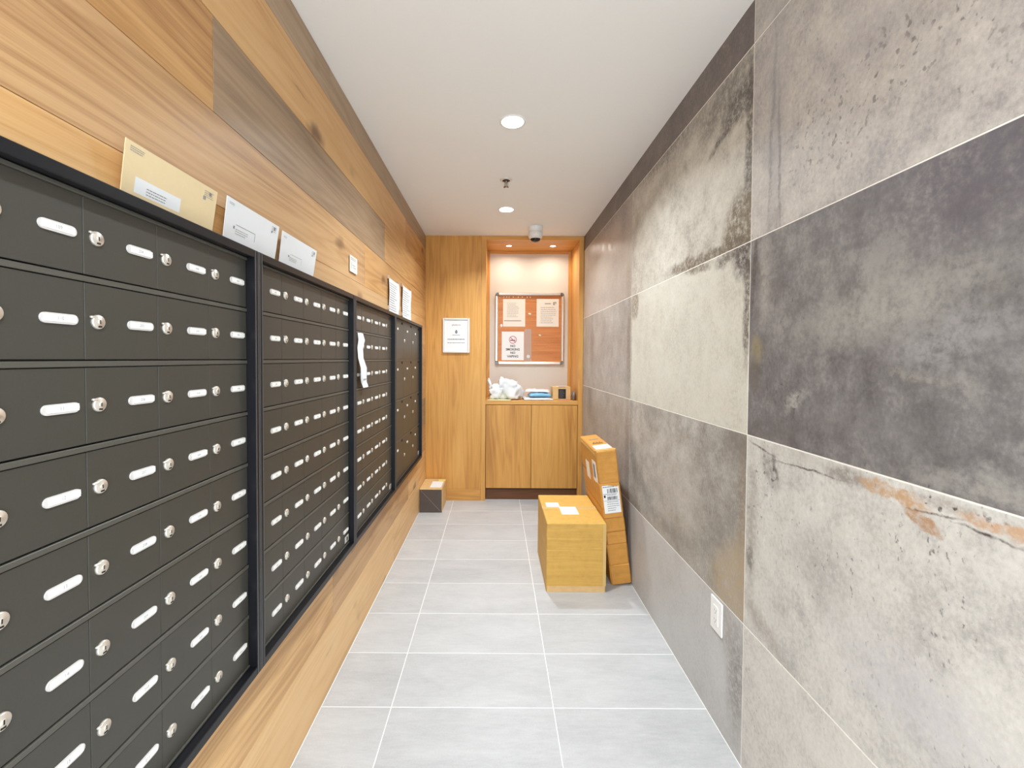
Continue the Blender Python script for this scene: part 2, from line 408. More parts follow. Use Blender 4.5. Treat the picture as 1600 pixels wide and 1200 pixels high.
stC2 = [('blob', 1.39, 1.63, .085, .10, 25, .45, (70, 66, 70), 1.0, .06), ('blob', 1.378, 1.47, .026, .22, 0, .6, (92, 82, 74), .95, .035), ('blob', 1.74, 1.65, .14, .022, 3, .6, (108, 96, 82), .95, .05), ('blob', 1.50, 1.645, .10, .03, -10, .6, (98, 90, 84), .9, .06),
        ('blob', 2.50, 1.60, .075, .09, 0, .3, (126, 114, 96), .85, .03), ('blob', 2.56, 1.35, .02, .4, 0, .7, (134, 124, 108), .7, .03)]
stC3 = [('blob', 1.385, .80, .035, .45, 0, .7, (150, 130, 104), .8, .03), ('blob', 1.42, .52, .17, .20, 30, .4, (172, 152, 124), .85, .05), ('ring', 1.98, .98, .60, .46, 0, .16, (124, 120, 116), .7, .07), ('blob', 1.45, 1.02, .12, .05, 10, .8, (118, 112, 106), .7, .08), ('blob', 1.9, .75, .25, .22, 20, .9, (188, 182, 172), .5, .1)]
stC4 = [('blob', 1.40, .26, .07, .22, 0, .8, (126, 118, 110), .8, .05), ('blob', 1.47, .40, .06, .12, 0, .8, (140, 130, 120), .6, .05)]
stD1 = [('blob', 1.27, 1.95, .010, .32, 2, .9, (96, 90, 88), .85, .03), ('blob', 1.235, 1.85, .007, .24, -2, .9, (84, 78, 76), .9, .025), ('blob', 1.255, 1.98, .05, .4, 0, .9, (164, 160, 160), .65, .05),
        ('spots', .85, 1.9, .16, .12, 0, 1, (112, 104, 100), .8, .05), ('spots', .68, 1.95, .12, .2, 0, 1, (112, 104, 100), .85, .05), ('spots', 1.06, 1.84, .2, .16, 0, 1, (118, 110, 106), .7, .05), ('blob', .95, 1.98, .12, .10, 0, .95, (166, 160, 162), .5, .12)]
stD2 = [('blob', 1.345, 1.55, .014, .16, 6, .6, (80, 72, 70), .95, .02), ('blob', 1.325, 1.325, .034, .05, 0, .5, (142, 130, 102), .95, .04), ('blob', 1.335, 1.25, .03, .05, 0, .6, (100, 92, 82), .85, .04), ('blob', 1.29, 1.55, .03, .16, 0, .7, (166, 160, 152), .75, .04), ('blob', 1.22, 1.56, .025, .09, 0, .8, (98, 93, 94), .8, .05),
        ('blob', .72, 1.60, .30, .13, 4, .9, (96, 90, 96), .9, .14), ('blob', .90, 1.40, .26, .07, -8, .9, (160, 156, 148), .9, .14), ('blob', .76, 1.33, .14, .05, -8, .9, (158, 154, 152), .8, .14), ('blob', 1.15, 1.185, .06, .025, -30, .9, (178, 174, 166), .8, .10), ('spots', 1.17, 1.19, .09, .07, 0, 1, (82, 78, 76), .9, .05), ('blob', .80, 1.265, .09, .014, 3, .95, (166, 161, 150), .6, .09),
        ('blob', .70, 1.09, .18, .025, -3, .95, (166, 162, 154), .7, .10), ('blob', .95, 1.15, .2, .05, 0, .9, (126, 122, 120), .6, .1), ('blob', 1.22, 1.09, .12, .04, -6, .9, (100, 96, 94), .8, .08)]
stD3 = [('blob', 1.25, .985, .035, .07, -20, .8, (140, 136, 132), .85, .07), ('blob', 1.222, .99, .008, .055, -14, .9, (88, 84, 81), .85, .04), ('spots', 1.26, .96, .08, .08, 0, 1, (90, 86, 83), .9, .05), ('blob', 1.29, 1.031, .075, .0035, 9, .9, (84, 76, 68), .95, .015), ('blob', 1.10, 1.016, .14, .0032, -2, .9, (78, 70, 62), .95, .015), ('blob', 1.12, 1.042, .17, .018, -1, .9, (192, 186, 176), .7, .03), ('ring', 1.06, .80, .26, .175, 0, .05, (168, 163, 156), .35, .10),
        ('blob', .97, 1.035, .075, .022, -2, .6, (140, 132, 124), .9, .05), ('blob', .865, 1.028, .085, .020, 8, .35, (190, 154, 118), 1.0, .06), ('blob', .80, .995, .045, .014, 18, .3, (176, 138, 104), 1.0, .05), ('blob', .685, 1.030, .055, .013, 0, .35, (194, 158, 126), 1.0, .045), ('blob', .76, 1.04, .07, .012, 0, .7, (150, 140, 130), .7, .04), ('spots', .75, 1.035, .10, .022, 0, 1, (56, 48, 40), 1.0, .03),
        ('blob', .78, 1.0165, .055, .0028, -8, .9, (66, 56, 48), .95, .012), ('blob', .69, 1.0125, .055, .0030, 3, .9, (60, 50, 42), .95, .014), ('blob', .60, 1.02, .05, .003, -8, .9, (64, 54, 46), .9, .015), ('blob', 1.04, .80, .11, .09, 0, .95, (160, 155, 152), .75, .12), ('blob', .82, .66, .2, .1, 0, .95, (190, 187, 190), .7, .12), ('blob', 1.335, .76, .03, .25, 0, .9, (150, 142, 132), .75, .05), ('blob', 1.27, .51, .14, .035, 22, .8, (158, 148, 138), .8, .05), ('blob', 1.34, .68, .02, .05, 0, .7, (112, 106, 100), .8, .04)]
stB1 = [('blob', 3.1, 2.27, .8, .11, 0, .9, (104, 95, 92), .8, .08), ('blob', 2.72, 2.15, .12, .12, 0, .8, (112, 104, 102), .6, .07), ('blob', 2.62, 1.75, .06, .15, 0, .9, (136, 124, 110), .6, .04)]  # first blob is upper-wall shade painted along the top edge
stB2 = [('blob', 2.60, 1.35, .05, .4, 0, .9, (120, 110, 100), .8, .05), ('blob', 3.6, 1.40, .09, .24, 0, .9, (126, 115, 108), .7, .06), ('blob', 2.7, 1.1, .2, .05, 0, .9, (186, 180, 172), .5, .06)]
stB3 = [('blob', 3.66, .95, .1, .16, 0, .9, (118, 108, 100), .7, .06), ('blob', 2.62, .8, .05, .4, 0, .9, (132, 124, 116), .7, .05)]
MID, MID_LO, MID_HI = (164, 156, 148), (132, 124, 118), (190, 183, 174)
TM = {('C', 1): concrete('tile_pale_cloud', C_LT, C_LT_LO, C_LT_HI, stC1, .55, .3, seed=1), ('C', 2): concrete('tile_pale_dark_corner', (204, 199, 186), (176, 170, 158), (216, 211, 199), stC2, .32, seed=2),
      ('C', 3): concrete('tile_grey_arc', (164, 159, 152), (134, 129, 123), (190, 185, 176), stC3, .6, .3, seed=3), ('C', 4): concrete('tile_even_grey', (190, 188, 186), (170, 168, 166), (202, 200, 198), stC4, .30, seed=4),
      ('D', 1): concrete('tile_pale_scratched', (186, 179, 172), (154, 148, 146), (206, 199, 190), stD1, .6, .7, seed=5), ('D', 2): concrete('tile_dark_cloud', (120, 116, 115), (98, 94, 94), (146, 142, 137), stD2, .75, .5, seed=6),
      ('D', 3): concrete('tile_white_cracked', (199, 195, 188), (166, 162, 158), (216, 212, 205), stD3, .45, 1.0, seed=7), ('D', 4): concrete('tile_white_speckled', (206, 201, 194), (176, 171, 165), (220, 215, 208), [], .35, .6, seed=8),
      ('B', 1): concrete('tile_mauve_grey', (178, 167, 158), (146, 135, 128), (198, 188, 178), stB1, .35, rough=.34, seed=9), ('B', 2): concrete('tile_brown_grey', MID, MID_LO, MID_HI, stB2, .4, seed=10), ('B', 3): concrete('tile_brown_grey_low', MID, MID_LO, MID_HI, stB3, .4, seed=11)}
m_tgen = concrete('tile_mid_grey', (166, 160, 154), (132, 126, 121), (194, 188, 180), [], .5, seed=12)
m_ttop_shade = concrete('tile_top_row_shade', (112, 102, 97), (88, 79, 75), (140, 129, 122), [], .5, seed=13)  # top row coloured darker for the shade above the downlight beams
wrt = MB(m_grout).box((XR + .0008, YR, 0), (XR + .10, YB + .6, ZC)).obj('wall_right'); tag(wrt, 'wall of large concrete look tiles', kind='structure')
zr = [(2.258, ZC), (1.658, 2.258), (1.058, 1.658), (.458, 1.058), (0, .458)]
yc = [('E', YR, .166), ('D', .166, 1.366), ('C', 1.366, 2.566), ('B', 2.566, 3.766), ('A', 3.766, YB)]
for cn, a, b in yc:
    for ri, (z0, z1) in enumerate(zr):
        mt = TM.get((cn, ri)) or (m_ttop_shade if ri == 0 and cn != 'D' else m_tgen)
        if cn == 'A' and ri: mt = TM.get(('B', min(ri, 3)))
        if cn == 'D' and ri == 0: mt = TM[('D', 1)]
        if b - a < .01: continue
        centred('wall_tile', (XR, a + .0016, z0 + .0016), (XR + .010, b - .0016, z1 - .0016), [mt], wrt, .0006)

# ================================================================== setting: back wall panel and baseboard
mb = MB(m_oak, m_plaster); mb.box((XL, YB, .105), (-.1358, YB + .02, ZC)); mb.box((XL, YB + .0205, 0), (-.16, YB + .06, ZC), 1); mb.box((XL - .02, YN + .055, 0), (XR + .02, YN + .15, ZC), 1)  # plaster boxes are hidden slabs added to stop light leaking in
wb = mb.obj('wall_back'); tag(wb, 'tall oak veneer panel beside the alcove', kind='structure')
bb = centred('baseboard_back', (XL, YB - .004, 0), (-.1365, YB + .02, .1035), [m_oak_h], None, .001); tag(bb, 'oak baseboard under the veneer panel', kind='structure')

# ---- alcove surround
ni = thing('alcove_surround', 'lit oak alcove surround holding the bulletin board', 'alcove', (.32, YB, 0))
def part(name, a, b, mats, parent, off=(0, 0, 0), bev=.0008):
    o = centred(name, [p - q for p, q in zip(a, off)], [p - q for p, q in zip(b, off)], mats, parent, bev); return o
no = (.32, YB, 0)
part('side_panel', (-.135, YB - .002, 0), (-.0945, YN + .05, 2.36), [m_oak], ni, no)
part('light_block_strip', (-.159, YB + .021, 0), (-.1345, YB + .05, 2.39), [m_oak], ni, no)  # hidden strip added to block light at the panel joint
part('side_panel', (.7425, YB - .002, 0), (XR - .001, YN + .05, 2.36), [m_oak], ni, no)
part('header', (-.135, YB - .002, 2.36), (XR - .001, YB + .03, ZC - .001), [m_oak_h], ni, no)
part('soffit', (-.0945, YB + .03, 2.36), (.7425, YN + .05, 2.39), [m_oak_h], ni, no)
bp = part('back_panel', (-.0945, YN, .915), (.7425, YN + .03, 2.36), [m_niche], ni, no); bp['label'] = 'pale painted panel at the back of the alcove'
part('corner_trim', (-.0945, YN - .016, .913), (-.068, YN, 2.36), [m_oak], ni, no)
part('corner_trim', (.713, YN - .016, .913), (.7425, YN, 2.36), [m_oak], ni, no)
part('corner_trim', (-.068, YN - .016, 2.335), (.713, YN, 2.36), [m_oak_h], ni, no)
# ---- countertop and base cabinet
ct = centred('countertop', (-.0935, YB + .001, .877), (.7415, YN - .001, .912), [m_oak_h], None, .001); tag(ct, 'narrow oak countertop inside the alcove with parcels on it', 'countertop')
bc = thing('base_cabinet', 'oak two-door base cabinet below the alcove countertop', 'cabinet', (.324, YB, 0))
bo = (.324, YB, 0)
part('body', (-.0925, YB + .022, .10), (.7405, YN - .02, .875), [m_gap], bc, bo, 0)
part('door', (-.090, YB + .001, .115), (.3185, YB + .021, .872), [m_oak], bc, bo)
part('door', (.3225, YB + .001, .115), (.7385, YB + .021, .872), [m_oak], bc, bo)
tk = part('toe_kick', (-.0925, YB + .045, 0), (.7405, YB + .065, .112), [m_walnut], bc, bo); tk['label'] = 'dark recessed toe kick'

# ================================================================== mailboxes
XD, XF = -0.622, -0.600        # door face, frame face
PITCHC, PITCHR, ZTOP, NR, NCOL = .1435, .1287, 1.5365, 8, 5
def lock_mesh():
    mb = MB(m_chrome, m_chrome_d)   # axis along +X
    rx = Matrix.Rotation(math.pi / 2, 4, 'Y')
    mb.lathe([(.0112, -.001), (.0112, .0022), (.0106, .0034), (.0098, .0040), (.0060, .0043), (.0056, .0047), (0, .0047)], 20, 0, rx)
    mb.lathe([(.0040, .0045), (.0038, .0052), (0, .0052)], 12, 0, rx)
    mb.box((.0048, -.0008, -.0030), (.0055, .0008, .0030), 1); mb.box((.0040, -.0030, -.0085), (.0046, .0034, -.0060), 1)
    mb.box((.0003, -.0142, .0058), (.0048, -.0040, .0092), 0, .0012)     # cover lug
    return mb.mesh('lock')
ME_LOCK = lock_mesh()
def label_mesh(txt=None, slid=0.0, w=.055):
    mb = MB(m_holder, m_insert, m_print if txt else m_tick)
    def tox(mb0):   # sheet XZ facing -Y -> facing +X
        bmesh.ops.transform(mb0.bm, matrix=Matrix.Rotation(math.pi / 2, 4, 'Z'), verts=mb0.bm.verts)
    mb.prism(stadium(w, .0148), -.0022, .0006, 0)
    mb.box((-w / 2 + .005 + slid, -.0030, -.0046), (w / 2 - .0035 + slid, -.0020, .0052), 1)
    if txt: add_text(mb, txt, .0075, 0.0, .0003, -.0032, 2, .9)
    else:
        for q in (-.0035, 0, .0034): mb.box((q - .0011, -.0033, -.0019), (q + .0011, -.0029, .0021), 2)
    tox(mb); return mb.mesh('name_label')
ME_LABEL = [label_mesh(None, 0), label_mesh(None, .0025)]
ME_LABEL_S = label_mesh(None, 0, .034)
TXT = {}
for i, s_ in enumerate(['109', '110', '11', '12', '13', '14', '15', '16']): TXT[(1, i)] = label_mesh(s_, .002 if i in (2, 3) else 0)
for i, s_ in enumerate(['204', '205', '206', '207', '208', '209', '210', '211']): TXT[(2, i)] = label_mesh(s_, .002 if i in (0, 2, 3) else 0)
def door_mesh(w_, h_): return MB(m_door).box((-.016, -w_ / 2, -h_ / 2), (0, w_ / 2, h_ / 2), 0, .0005).mesh('door')
ME_DOOR = door_mesh(PITCHC - .0010, PITCHR - .0125)
SW = .0175          # frame side width
def bank(y0, label, ncol, pitch, nrow, rowh, kind):
    yw = ncol * pitch; zb = ZTOP - nrow * rowh
    base = (XL, y0, zb - .022)
    t = thing('mailbox_bank', label, 'mailboxes', base, group='banks of black mailboxes on the oak wall')
    def P(name, a, b, mats, bev=.001): return part(name, a, b, mats, t, base, bev)
    P('backing', (XL + .001, y0 - SW, zb - .018), (XD - .0075, y0 + yw + SW, ZTOP + .018), [m_frame], 0)
    for ya, yb in ((y0 - SW, y0 - .0006), (y0 + yw + .0006, y0 + yw + SW)):
        r = P('side_rail', (XD - .0075, ya, zb - .022), (XF, yb, ZTOP + .020), [m_frame], .0014)
        cx_, cy_ = (XD - .0075 + XF) / 2, (ya + yb) / 2; hz = (ZTOP - zb + .038) / 2
        for q0 in (ya + .0012, yb - .0034):
            centred('edge_strip', (XF - .0004 - cx_, q0 - cy_, -hz), (XF + .0010 - cx_, q0 + .0022 - cy_, hz), [m_frame_edge], r, .0004)
    P('top_rail', (XD - .0075, y0 - .0006, ZTOP + .001), (XF, y0 + yw + .0006, ZTOP + .020), [m_frame], .0014)
    P('bottom_rail', (XD - .0075, y0 - .0006, zb - .022), (XF, y0 + yw + .0006, zb - .001), [m_frame], .0014)
    P('inner_lip', (XD - .007, y0, ZTOP - .006), (XD + .004, y0 + yw, ZTOP), [m_rail], .0006)
    P('inner_lip', (XD - .007, y0, zb + .0005), (XD + .003, y0 + yw, zb + .005), [m_rail], .0006)
    for r in range(1, nrow):
        z = ZTOP - r * rowh
        P('row_rail', (XD - .007, y0, z - .0048), (XD + .0018, y0 + yw, z + .0036), [m_rail], .0006)
    big = door_mesh(pitch - .002, rowh - .0125) if kind == 'parcel' else ME_DOOR
    for r in range(nrow):
        zc = ZTOP - (r + .5) * rowh
        for c in range(ncol):
            ya = y0 + c * pitch
            d = link('door', big, t, (XD - base[0], ya + pitch / 2 - base[1], zc - base[2]))
            if kind == 'parcel':
                link('lock', ME_LOCK, d, (0, .034 - pitch / 2, 0))
                link('name_label', ME_LABEL_S, d, (0, .13 - pitch / 2, rowh / 2 - .060))
                MB(m_hole).box((-.0005, -.019, -.007), (.0012, .019, .007), 0, .0004).obj('coin_slot', d, (0, .26 - pitch / 2, rowh / 2 - .018))
            else:
                link('lock', ME_LOCK, d, (0, .0215 - pitch / 2, 0), (R_(random.uniform(-6, 6)), 0, 0))
                if not (kind == 'nolast' and c == ncol - 1):
                    me = TXT.get((c, r)) if kind == 'text' else None
                    link('name_label', me or random.choice(ME_LABEL), d, (0, .1045 - pitch / 2, 0))
    return t, zb
Y1 = 1.095 - NCOL * PITCHC
bank(Y1, 'black mailbox bank under the tan window envelope', NCOL, PITCHC, NR, PITCHR, 'text')
b2, zb = bank(1.1315, 'black mailbox bank under the smaller white envelope, next to the bank with the paper strip', NCOL, PITCHC, NR, PITCHR, 'std')
b3, zb = bank(1.886, 'black mailbox bank with a torn white paper strip hanging on it', NCOL, PITCHC, NR, PITCHR, 'nolast')
b4, zb = bank(2.640, 'black parcel locker bank with large doors below the two taped notices', 3, .3005, 4, PITCHR * 2, 'parcel')
for bk, yy in ((b2, 1.1315 + .7175), (b3, 1.886 + .7175), (b4, 2.640 + .9015)):
    mb = MB(m_holder, m_ink); mb.box((0, -.045, -.014), (.0006, 0, .012)); mb.box((.0006, -.024, -.010), (.001, -.012, .006), 1)
    o = mb.obj('maker_sticker', bk); o.location = (XD - XL, yy - .004 - bk.location.y, zb + .028 - bk.location.z)

# ================================================================== things on and above the mailboxes
ZT = ZTOP + .0202
def envelope(name, label, y0, y1, h, mat, prints, bend, group=None):
    wd = y1 - y0
    mb = MB(mat, m_print_m, m_white_e, m_print)
    sheet(mb, wd, h, bend, .0016, [], 14, 8)
    t = thing(name, label, 'envelope', (XL + .0062, (y0 + y1) / 2, ZT + .001), (.15, 0, math.pi / 2), group)
    mb.obj('envelope_body', t)
    for nm, pr, mi in prints:
        q = MB(*([mat, m_print_m, m_white_e, m_print])); 
        bb_ = bend or (lambda u, v: 0)
        for (u0, v0, u1, v1, k) in pr:
            nu = max(1, int(abs(u1 - u0) / .02)); 
            off = -.0013 if k != 2 else -.0010
            for i in range(nu):
                ua, ub = u0 + (u1 - u0) * i / nu, u0 + (u1 - u0) * (i + 1) / nu
                q.poly([(ua, bb_(ua, v0) + off, v0), (ub, bb_(ub, v0) + off, v0), (ub, bb_(ub, v1) + off, v1), (ua, bb_(ua, v1) + off, v1)], k)
        q.obj(nm, t)
    return t
bend1 = lambda u, v: -.004 * max(0, (-u - .06) / .06) ** 2 * (1 - v / .13)
envelope('window_envelope', 'tan window envelope standing on the mailbox top rail', .739, .981, .098, m_tan_e, [
    ('address_window', [(-.093, .018, .018, .045, 2)], 2), ('address_print', lines(-.066, 0.0205, -.012, 0.0353, 3, 1, .3, .3), 1),
    ('return_address', lines(-.111, 0.0818, -.078, 0.0921, 3, 3, .35, .2), 1),
    ('postage_mark', lines(.080, 0.0735, .112, 0.0893, 4, 3, .3, .3) + [(.095, .081, .102, .088, 1), (.078, .068, .086, .076, 3)], 1)], bend1)
envelope('white_envelope', 'larger white envelope standing next to the tan window envelope', 1.014, 1.256, .104, m_white_e, [
    ('address_print', lines(-.075, 0.0279, -.02, 0.0428, 3, 3, .3, .3) + [(-.085, .039, -.079, .046, 1), (-.075, .050, .008, .0515, 3), (.008, .030, .0095, .0515, 3)], 1),
    ('return_address', lines(-.111, 0.0893, -.086, 0.0958, 2, 3, .35, .2), 1), ('postage_mark', lines(.083, 0.0800, .112, 0.0967, 4, 3, .35, .3) + [(.094, .087, .101, .095, 1), (.082, .077, .088, .083, 1)], 1)], bend1)
envelope('white_envelope', 'smaller white envelope standing above the joint of two mailbox banks', 1.274, 1.518, .100, m_white_e, [
    ('address_print', lines(-.06, 0.0260, -.01, 0.0391, 3, 3, .3, .3) + [(-.068, .036, -.062, .042, 1), (-.055, .046, .02, .047, 3), (.02, .028, .021, .047, 3)], 1),
    ('return_address', lines(-.111, 0.0837, -.090, 0.0893, 2, 3, .35, .2), 1), ('postage_mark', lines(.086, 0.0763, .114, 0.0921, 4, 3, .35, .3) + [(.100, .083, .106, .090, 1), (.088, .073, .093, .079, 1)], 1)], bend1)
# wall card
t = thing('wall_card', 'small cream card fixed to the oak planks', 'card', (XL, 1.958, 1.667), (0, 0, math.pi / 2))
sheet(MB(m_paper_w, m_print), .092, .070, None, .004, [], 1, 1).obj('card_face', t, (0, -.0045, 0))
q = MB(m_print); [q.box((a, -.0072, b), (c, -.0066, d)) for a, b, c, d, _ in lines(-.04, .05, .04, .064, 2, 0, .35, .2) + [(-.03, .015, -.027, .045, 0), (-.01, .02, .03, .023, 0), (-.02, .03, .02, .033, 0)]]; q.obj('card_print', t)
# two taped notices
def notice(y0, y1, z0, z1, label, seed):
    random.seed(seed)
    wd, h = y1 - y0, z1 - z0
    bend = lambda u, v: -.006 * (2 * u / wd) ** 4 - .004 * math.sin(v / h * 3.0 + seed) ** 2 - .002
    t = thing('paper_notice', label, 'notice', (XL, (y0 + y1) / 2, z0), (0, 0, math.pi / 2))
    sheet(MB(m_paper, m_print_m), wd, h, bend, .0006, lines(-wd * .40, h * .10, wd * .40, h * .90, 12, 1, .3, .4), 14, 10).obj('sheet', t)
    for u, v in ((-wd / 2, h), (wd / 2, h), (-wd / 2, .03), (wd / 2, .03)):
        MB(m_tabs).box((u - .008, -.0098, v - .012), (u + .008, -.0004, v + .012)).obj('tape_tab', t)
    return t
notice(2.587, 2.858, ZT + .001, 1.768, 'curled white paper notice taped above the parcel lockers, farther from the oak panel', 3)
notice(2.957, 3.245, ZT + .001, 1.782, 'curled white paper notice taped above the parcel lockers, closer to the oak panel', 5)
random.seed(11)
# torn paper strip
def strip():
    t = NT('x').m; bpy.data.materials.remove(t)
    mb = MB(m_paper, m_print_m); bm = mb.bm
    pts = [(1.937, 2.012, 1.402), (1.938, 2.032, 1.372), (1.938, 2.018, 1.335), (1.94, 2.016, 1.290), (1.955, 2.046, 1.245), (1.966, 2.056, 1.200), (1.978, 2.060, 1.180), (1.994, 2.072, 1.156)]
    X = [.012, .015, .010, .013, .020, .016, .015, .019]
    y0, z0 = 1.99, 1.156
    A, B = [], []
    for (a, b, z), x in zip(pts, X):
        A.append([bm.verts.new((x - XL * 0, y - y0, z - z0)) for y in (a, (a + b) / 2, b)]); A[-1][1].co.x += .004
        B.append([bm.verts.new((v.co.x - .0006, v.co.y, v.co.z)) for v in A[-1]])
    for R0, sgn in ((A, 1), (B, -1)):
        for i in range(len(R0) - 1):
            for j in range(2):
                q = [R0[i][j], R0[i][j + 1], R0[i + 1][j + 1], R0[i + 1][j]]
                f = bm.faces.new(q if sgn < 0 else q[::-1]); f.smooth = True
    for i in range(len(A) - 1):
        for j in (0, 2): bm.faces.new([A[i][j], B[i][j], B[i + 1][j], A[i + 1][j]])
    for i in (0, -1):
        for j in range(2): bm.faces.new([A[i][j], A[i][j + 1], B[i][j + 1], B[i][j]])
    mb.box((.0205, .000, .036), (.0215, .045, .039), 1)
    o = mb.obj('paper_strip', None, (XD, y0, z0)); tag(o, 'torn white paper strip hanging on the mailbox doors', 'paper')
strip()

# ================================================================== ceiling fixtures
def downlight(x, y, label, group=None, r=.052):
    t = thing('downlight', label, 'ceiling light', (x, y, ZC), (0, 0, 0), group)
    MB(m_white).lathe([(r + .008, 0), (r + .008, -.003), (r + .001, -.005), (r - .001, -.0035), (r - .001, 0)], 32, 0, None, True, False).obj('trim_ring', t)
    MB(m_emit).lathe([(r - .001, -.0015), (r - .012, -.004), (0, -.005)], 32, 0, None, True, False).obj('lens', t)
    L = bpy.data.lights.new('downlight_lamp', 'AREA'); L.shape = 'DISK'; L.size = 2 * r; L.energy = LAMP_W; L.color = LAMP_COL; L.spread = R_(136)
    o = bpy.data.objects.new('downlight_lamp', L); COL.objects.link(o); o.parent = t; o.location = (0, 0, -.009)
downlight(.070, 2.072, 'lit round ceiling downlight away from the dome camera, beyond the sprinkler')
downlight(.068, 3.271, 'lit round ceiling downlight close to the dome security camera')
for yy in (-.10,): downlight(.07, yy, 'added unseen ceiling downlight over the open end of the room')  # out-of-view lamp behind the camera, added only for its light
for xx, lb in ((.113, 'small lit puck light in the alcove soffit on the veneer panel side'), (.529, 'small lit puck light in the alcove soffit on the tiled wall side')):
    t = thing('puck_light', lb, 'alcove light', (xx, 4.175, 2.36))
    MB(m_silver).lathe([(.032, 0), (.032, -.003), (.026, -.005), (.024, -.003), (.024, 0)], 24, 0, None, True, False).obj('trim_ring', t)
    MB(m_emit).lathe([(.0245, -.001), (.018, -.004), (0, -.005)], 24, 0, None, True, False).obj('lens', t)
    L = bpy.data.lights.new('puck_lamp', 'AREA'); L.shape = 'DISK'; L.size = .05; L.energy = NICHE_W; L.color = (1, .92, .80); L.spread = R_(160)
    o = bpy.data.objects.new('puck_lamp', L); COL.objects.link(o); o.parent = t; o.location = (0, 0, -.008)
# sprinkler
t = thing('fire_sprinkler', 'pendent fire sprinkler between the two ceiling downlights', 'sprinkler', (.055, 2.738, ZC))
MB(m_silver_l).lathe([(.038, 0), (.038, -.002), (.030, -.006), (.024, -.006)], 28, 0, None, True, False).obj('escutcheon', t)
MB(m_dark).lathe([(.026, -.0005), (.024, -.005), (0, -.006)], 24).obj('cup', t)
mb = MB(m_steel); mb.lathe([(.010, -.004), (.010, -.012), (.006, -.014), (.005, -.030), (.003, -.032), (.003, -.044)], 14)
for s_ in (-1, 1): mb.box((s_ * .010 - .0015, -.002, -.038), (s_ * .010 + .0015, .002, -.010))
mb.box((-.0115, -.002, -.040), (.0115, .002, -.037)); mb.obj('frame_arms', t)
MB(m_steel).lathe([(.004, -.042), (.016, -.044), (.017, -.0455), (0, -.0465)], 18).obj('deflector', t)
# dome camera
t = thing('dome_camera', 'white dome security camera on the ceiling in front of the alcove', 'camera', (.322, 3.70, ZC))
MB(m_white).lathe([(.060, 0), (.060, -.042), (.0585, -.044)], 36, 0, None, True, False).obj('mount', t)
mb = MB(m_white); mb.lathe([(.0585, -.0445), (.0615, -.046), (.0615, -.074), (.056, -.088), (.046, -.096), (.044, -.094)], 36, 0, None, True, False); mb.obj('housing', t)
mb = MB(m_silver_l)
for a_ in (-.010, .012): mb.box((a_ - .003, -.0628, -.072), (a_ + .003, -.060, -.062))
mb.obj('indicator', t)
MB(m_dark).lathe([(.0445, -.092), (.043, -.104), (.036, -.116), (.022, -.124), (0, -.127)], 32, 0, None, True, False).obj('dome', t)
MB(m_white).lathe([(.0462, -.0955), (.0465, -.100), (.044, -.1015), (.0432, -.0985)], 32, 0, None, True, False).obj('dome_ring', t)

# ================================================================== framed notice on the panel
fx0, fx1, fz0, fz1 = -.483, -.240, 1.343, 1.656
t = thing('framed_notice', 'silver framed white notice hanging on the oak veneer panel', 'picture frame', ((fx0 + fx1) / 2, YB, fz0))
W_, H_ = fx1 - fx0, fz1 - fz0
for a, b in (((-W_ / 2, -.018, 0), (-W_ / 2 + .017, -.001, H_)), ((W_ / 2 - .017, -.018, 0), (W_ / 2, -.001, H_)), ((-W_ / 2 + .017, -.018, 0), (W_ / 2 - .017, -.001, .017)), ((-W_ / 2 + .017, -.018, H_ - .017), (W_ / 2 - .017, -.001, H_))):
    centred('frame_side', a, b, [m_silver_l], t, .003)
MB(m_paper).box((-W_ / 2 + .012, -.008, .012), (W_ / 2 - .012, -.001, H_ - .012)).obj('paper', t)
mb = MB(m_brown_ink, m_print_m, m_print)
add_text(mb, 'platform', .021, 0, H_ - .062, -.0088, 0, 1.1)
mb.prism([(.011 * math.cos(a) * (1 - .18 * math.sin(a)), H_ - .124 + .017 * math.sin(a)) for a in [2 * math.pi * i / 20 for i in range(20)]], -.0088, -.0082, 1)
for u0, v0, u1, v1, k_ in lines(-.036, H_ - .156, .036, H_ - .150, 1, 2, .9, .05) + lines(-.078, H_ - .196, .078, H_ - .186, 1, 1, .7, .02) + lines(-.080, H_ - .226, .080, H_ - .219, 1, 2, .8, .02):
    mb.box((u0, -.0088, v0), (u1, -.0082, v1), k_)
mb.obj('lettering', t)
# ================================================================== bulletin board
bx0, bx1, bz0, bz1 = -.013, .671, 1.235, 1.950
bt = thing('bulletin_board', 'aluminium framed cork bulletin board inside the alcove', 'notice board', ((bx0 + bx1) / 2, YN, bz0))
W_, H_ = bx1 - bx0, bz1 - bz0; rr = .030; fw_ = .029
for a, b in (((-W_ / 2, -.030, rr), (-W_ / 2 + fw_, -.001, H_ - rr)), ((W_ / 2 - fw_, -.030, rr), (W_ / 2, -.001, H_ - rr)), ((-W_ / 2 + rr, -.030, 0), (W_ / 2 - rr, -.001, fw_)), ((-W_ / 2 + rr, -.030, H_ - fw_), (W_ / 2 - rr, -.001, H_))):
    centred('frame_rail', a, b, [m_silver], bt, .007)
for sx in (-1, 1):
    for sz in (0, 1):
        cx_, cz_ = sx * (W_ / 2 - rr), (rr if sz == 0 else H_ - rr)
        a0 = {(-1, 0): math.pi, (1, 0): 1.5 * math.pi, (1, 1): 0, (-1, 1): .5 * math.pi}[(sx, sz)]
        arc = [(cx_ + rr * math.cos(a0 + math.pi / 2 * i / 8), cz_ + rr * math.sin(a0 + math.pi / 2 * i / 8)) for i in range(9)]
        inn = [(cx_ + .001 * math.cos(a0 + math.pi / 2 * i / 8), cz_ + .001 * math.sin(a0 + math.pi / 2 * i / 8)) for i in (8, 0)]
        MB(m_corner).prism(arc + inn, -.031, -.001).obj('corner_cap', bt)
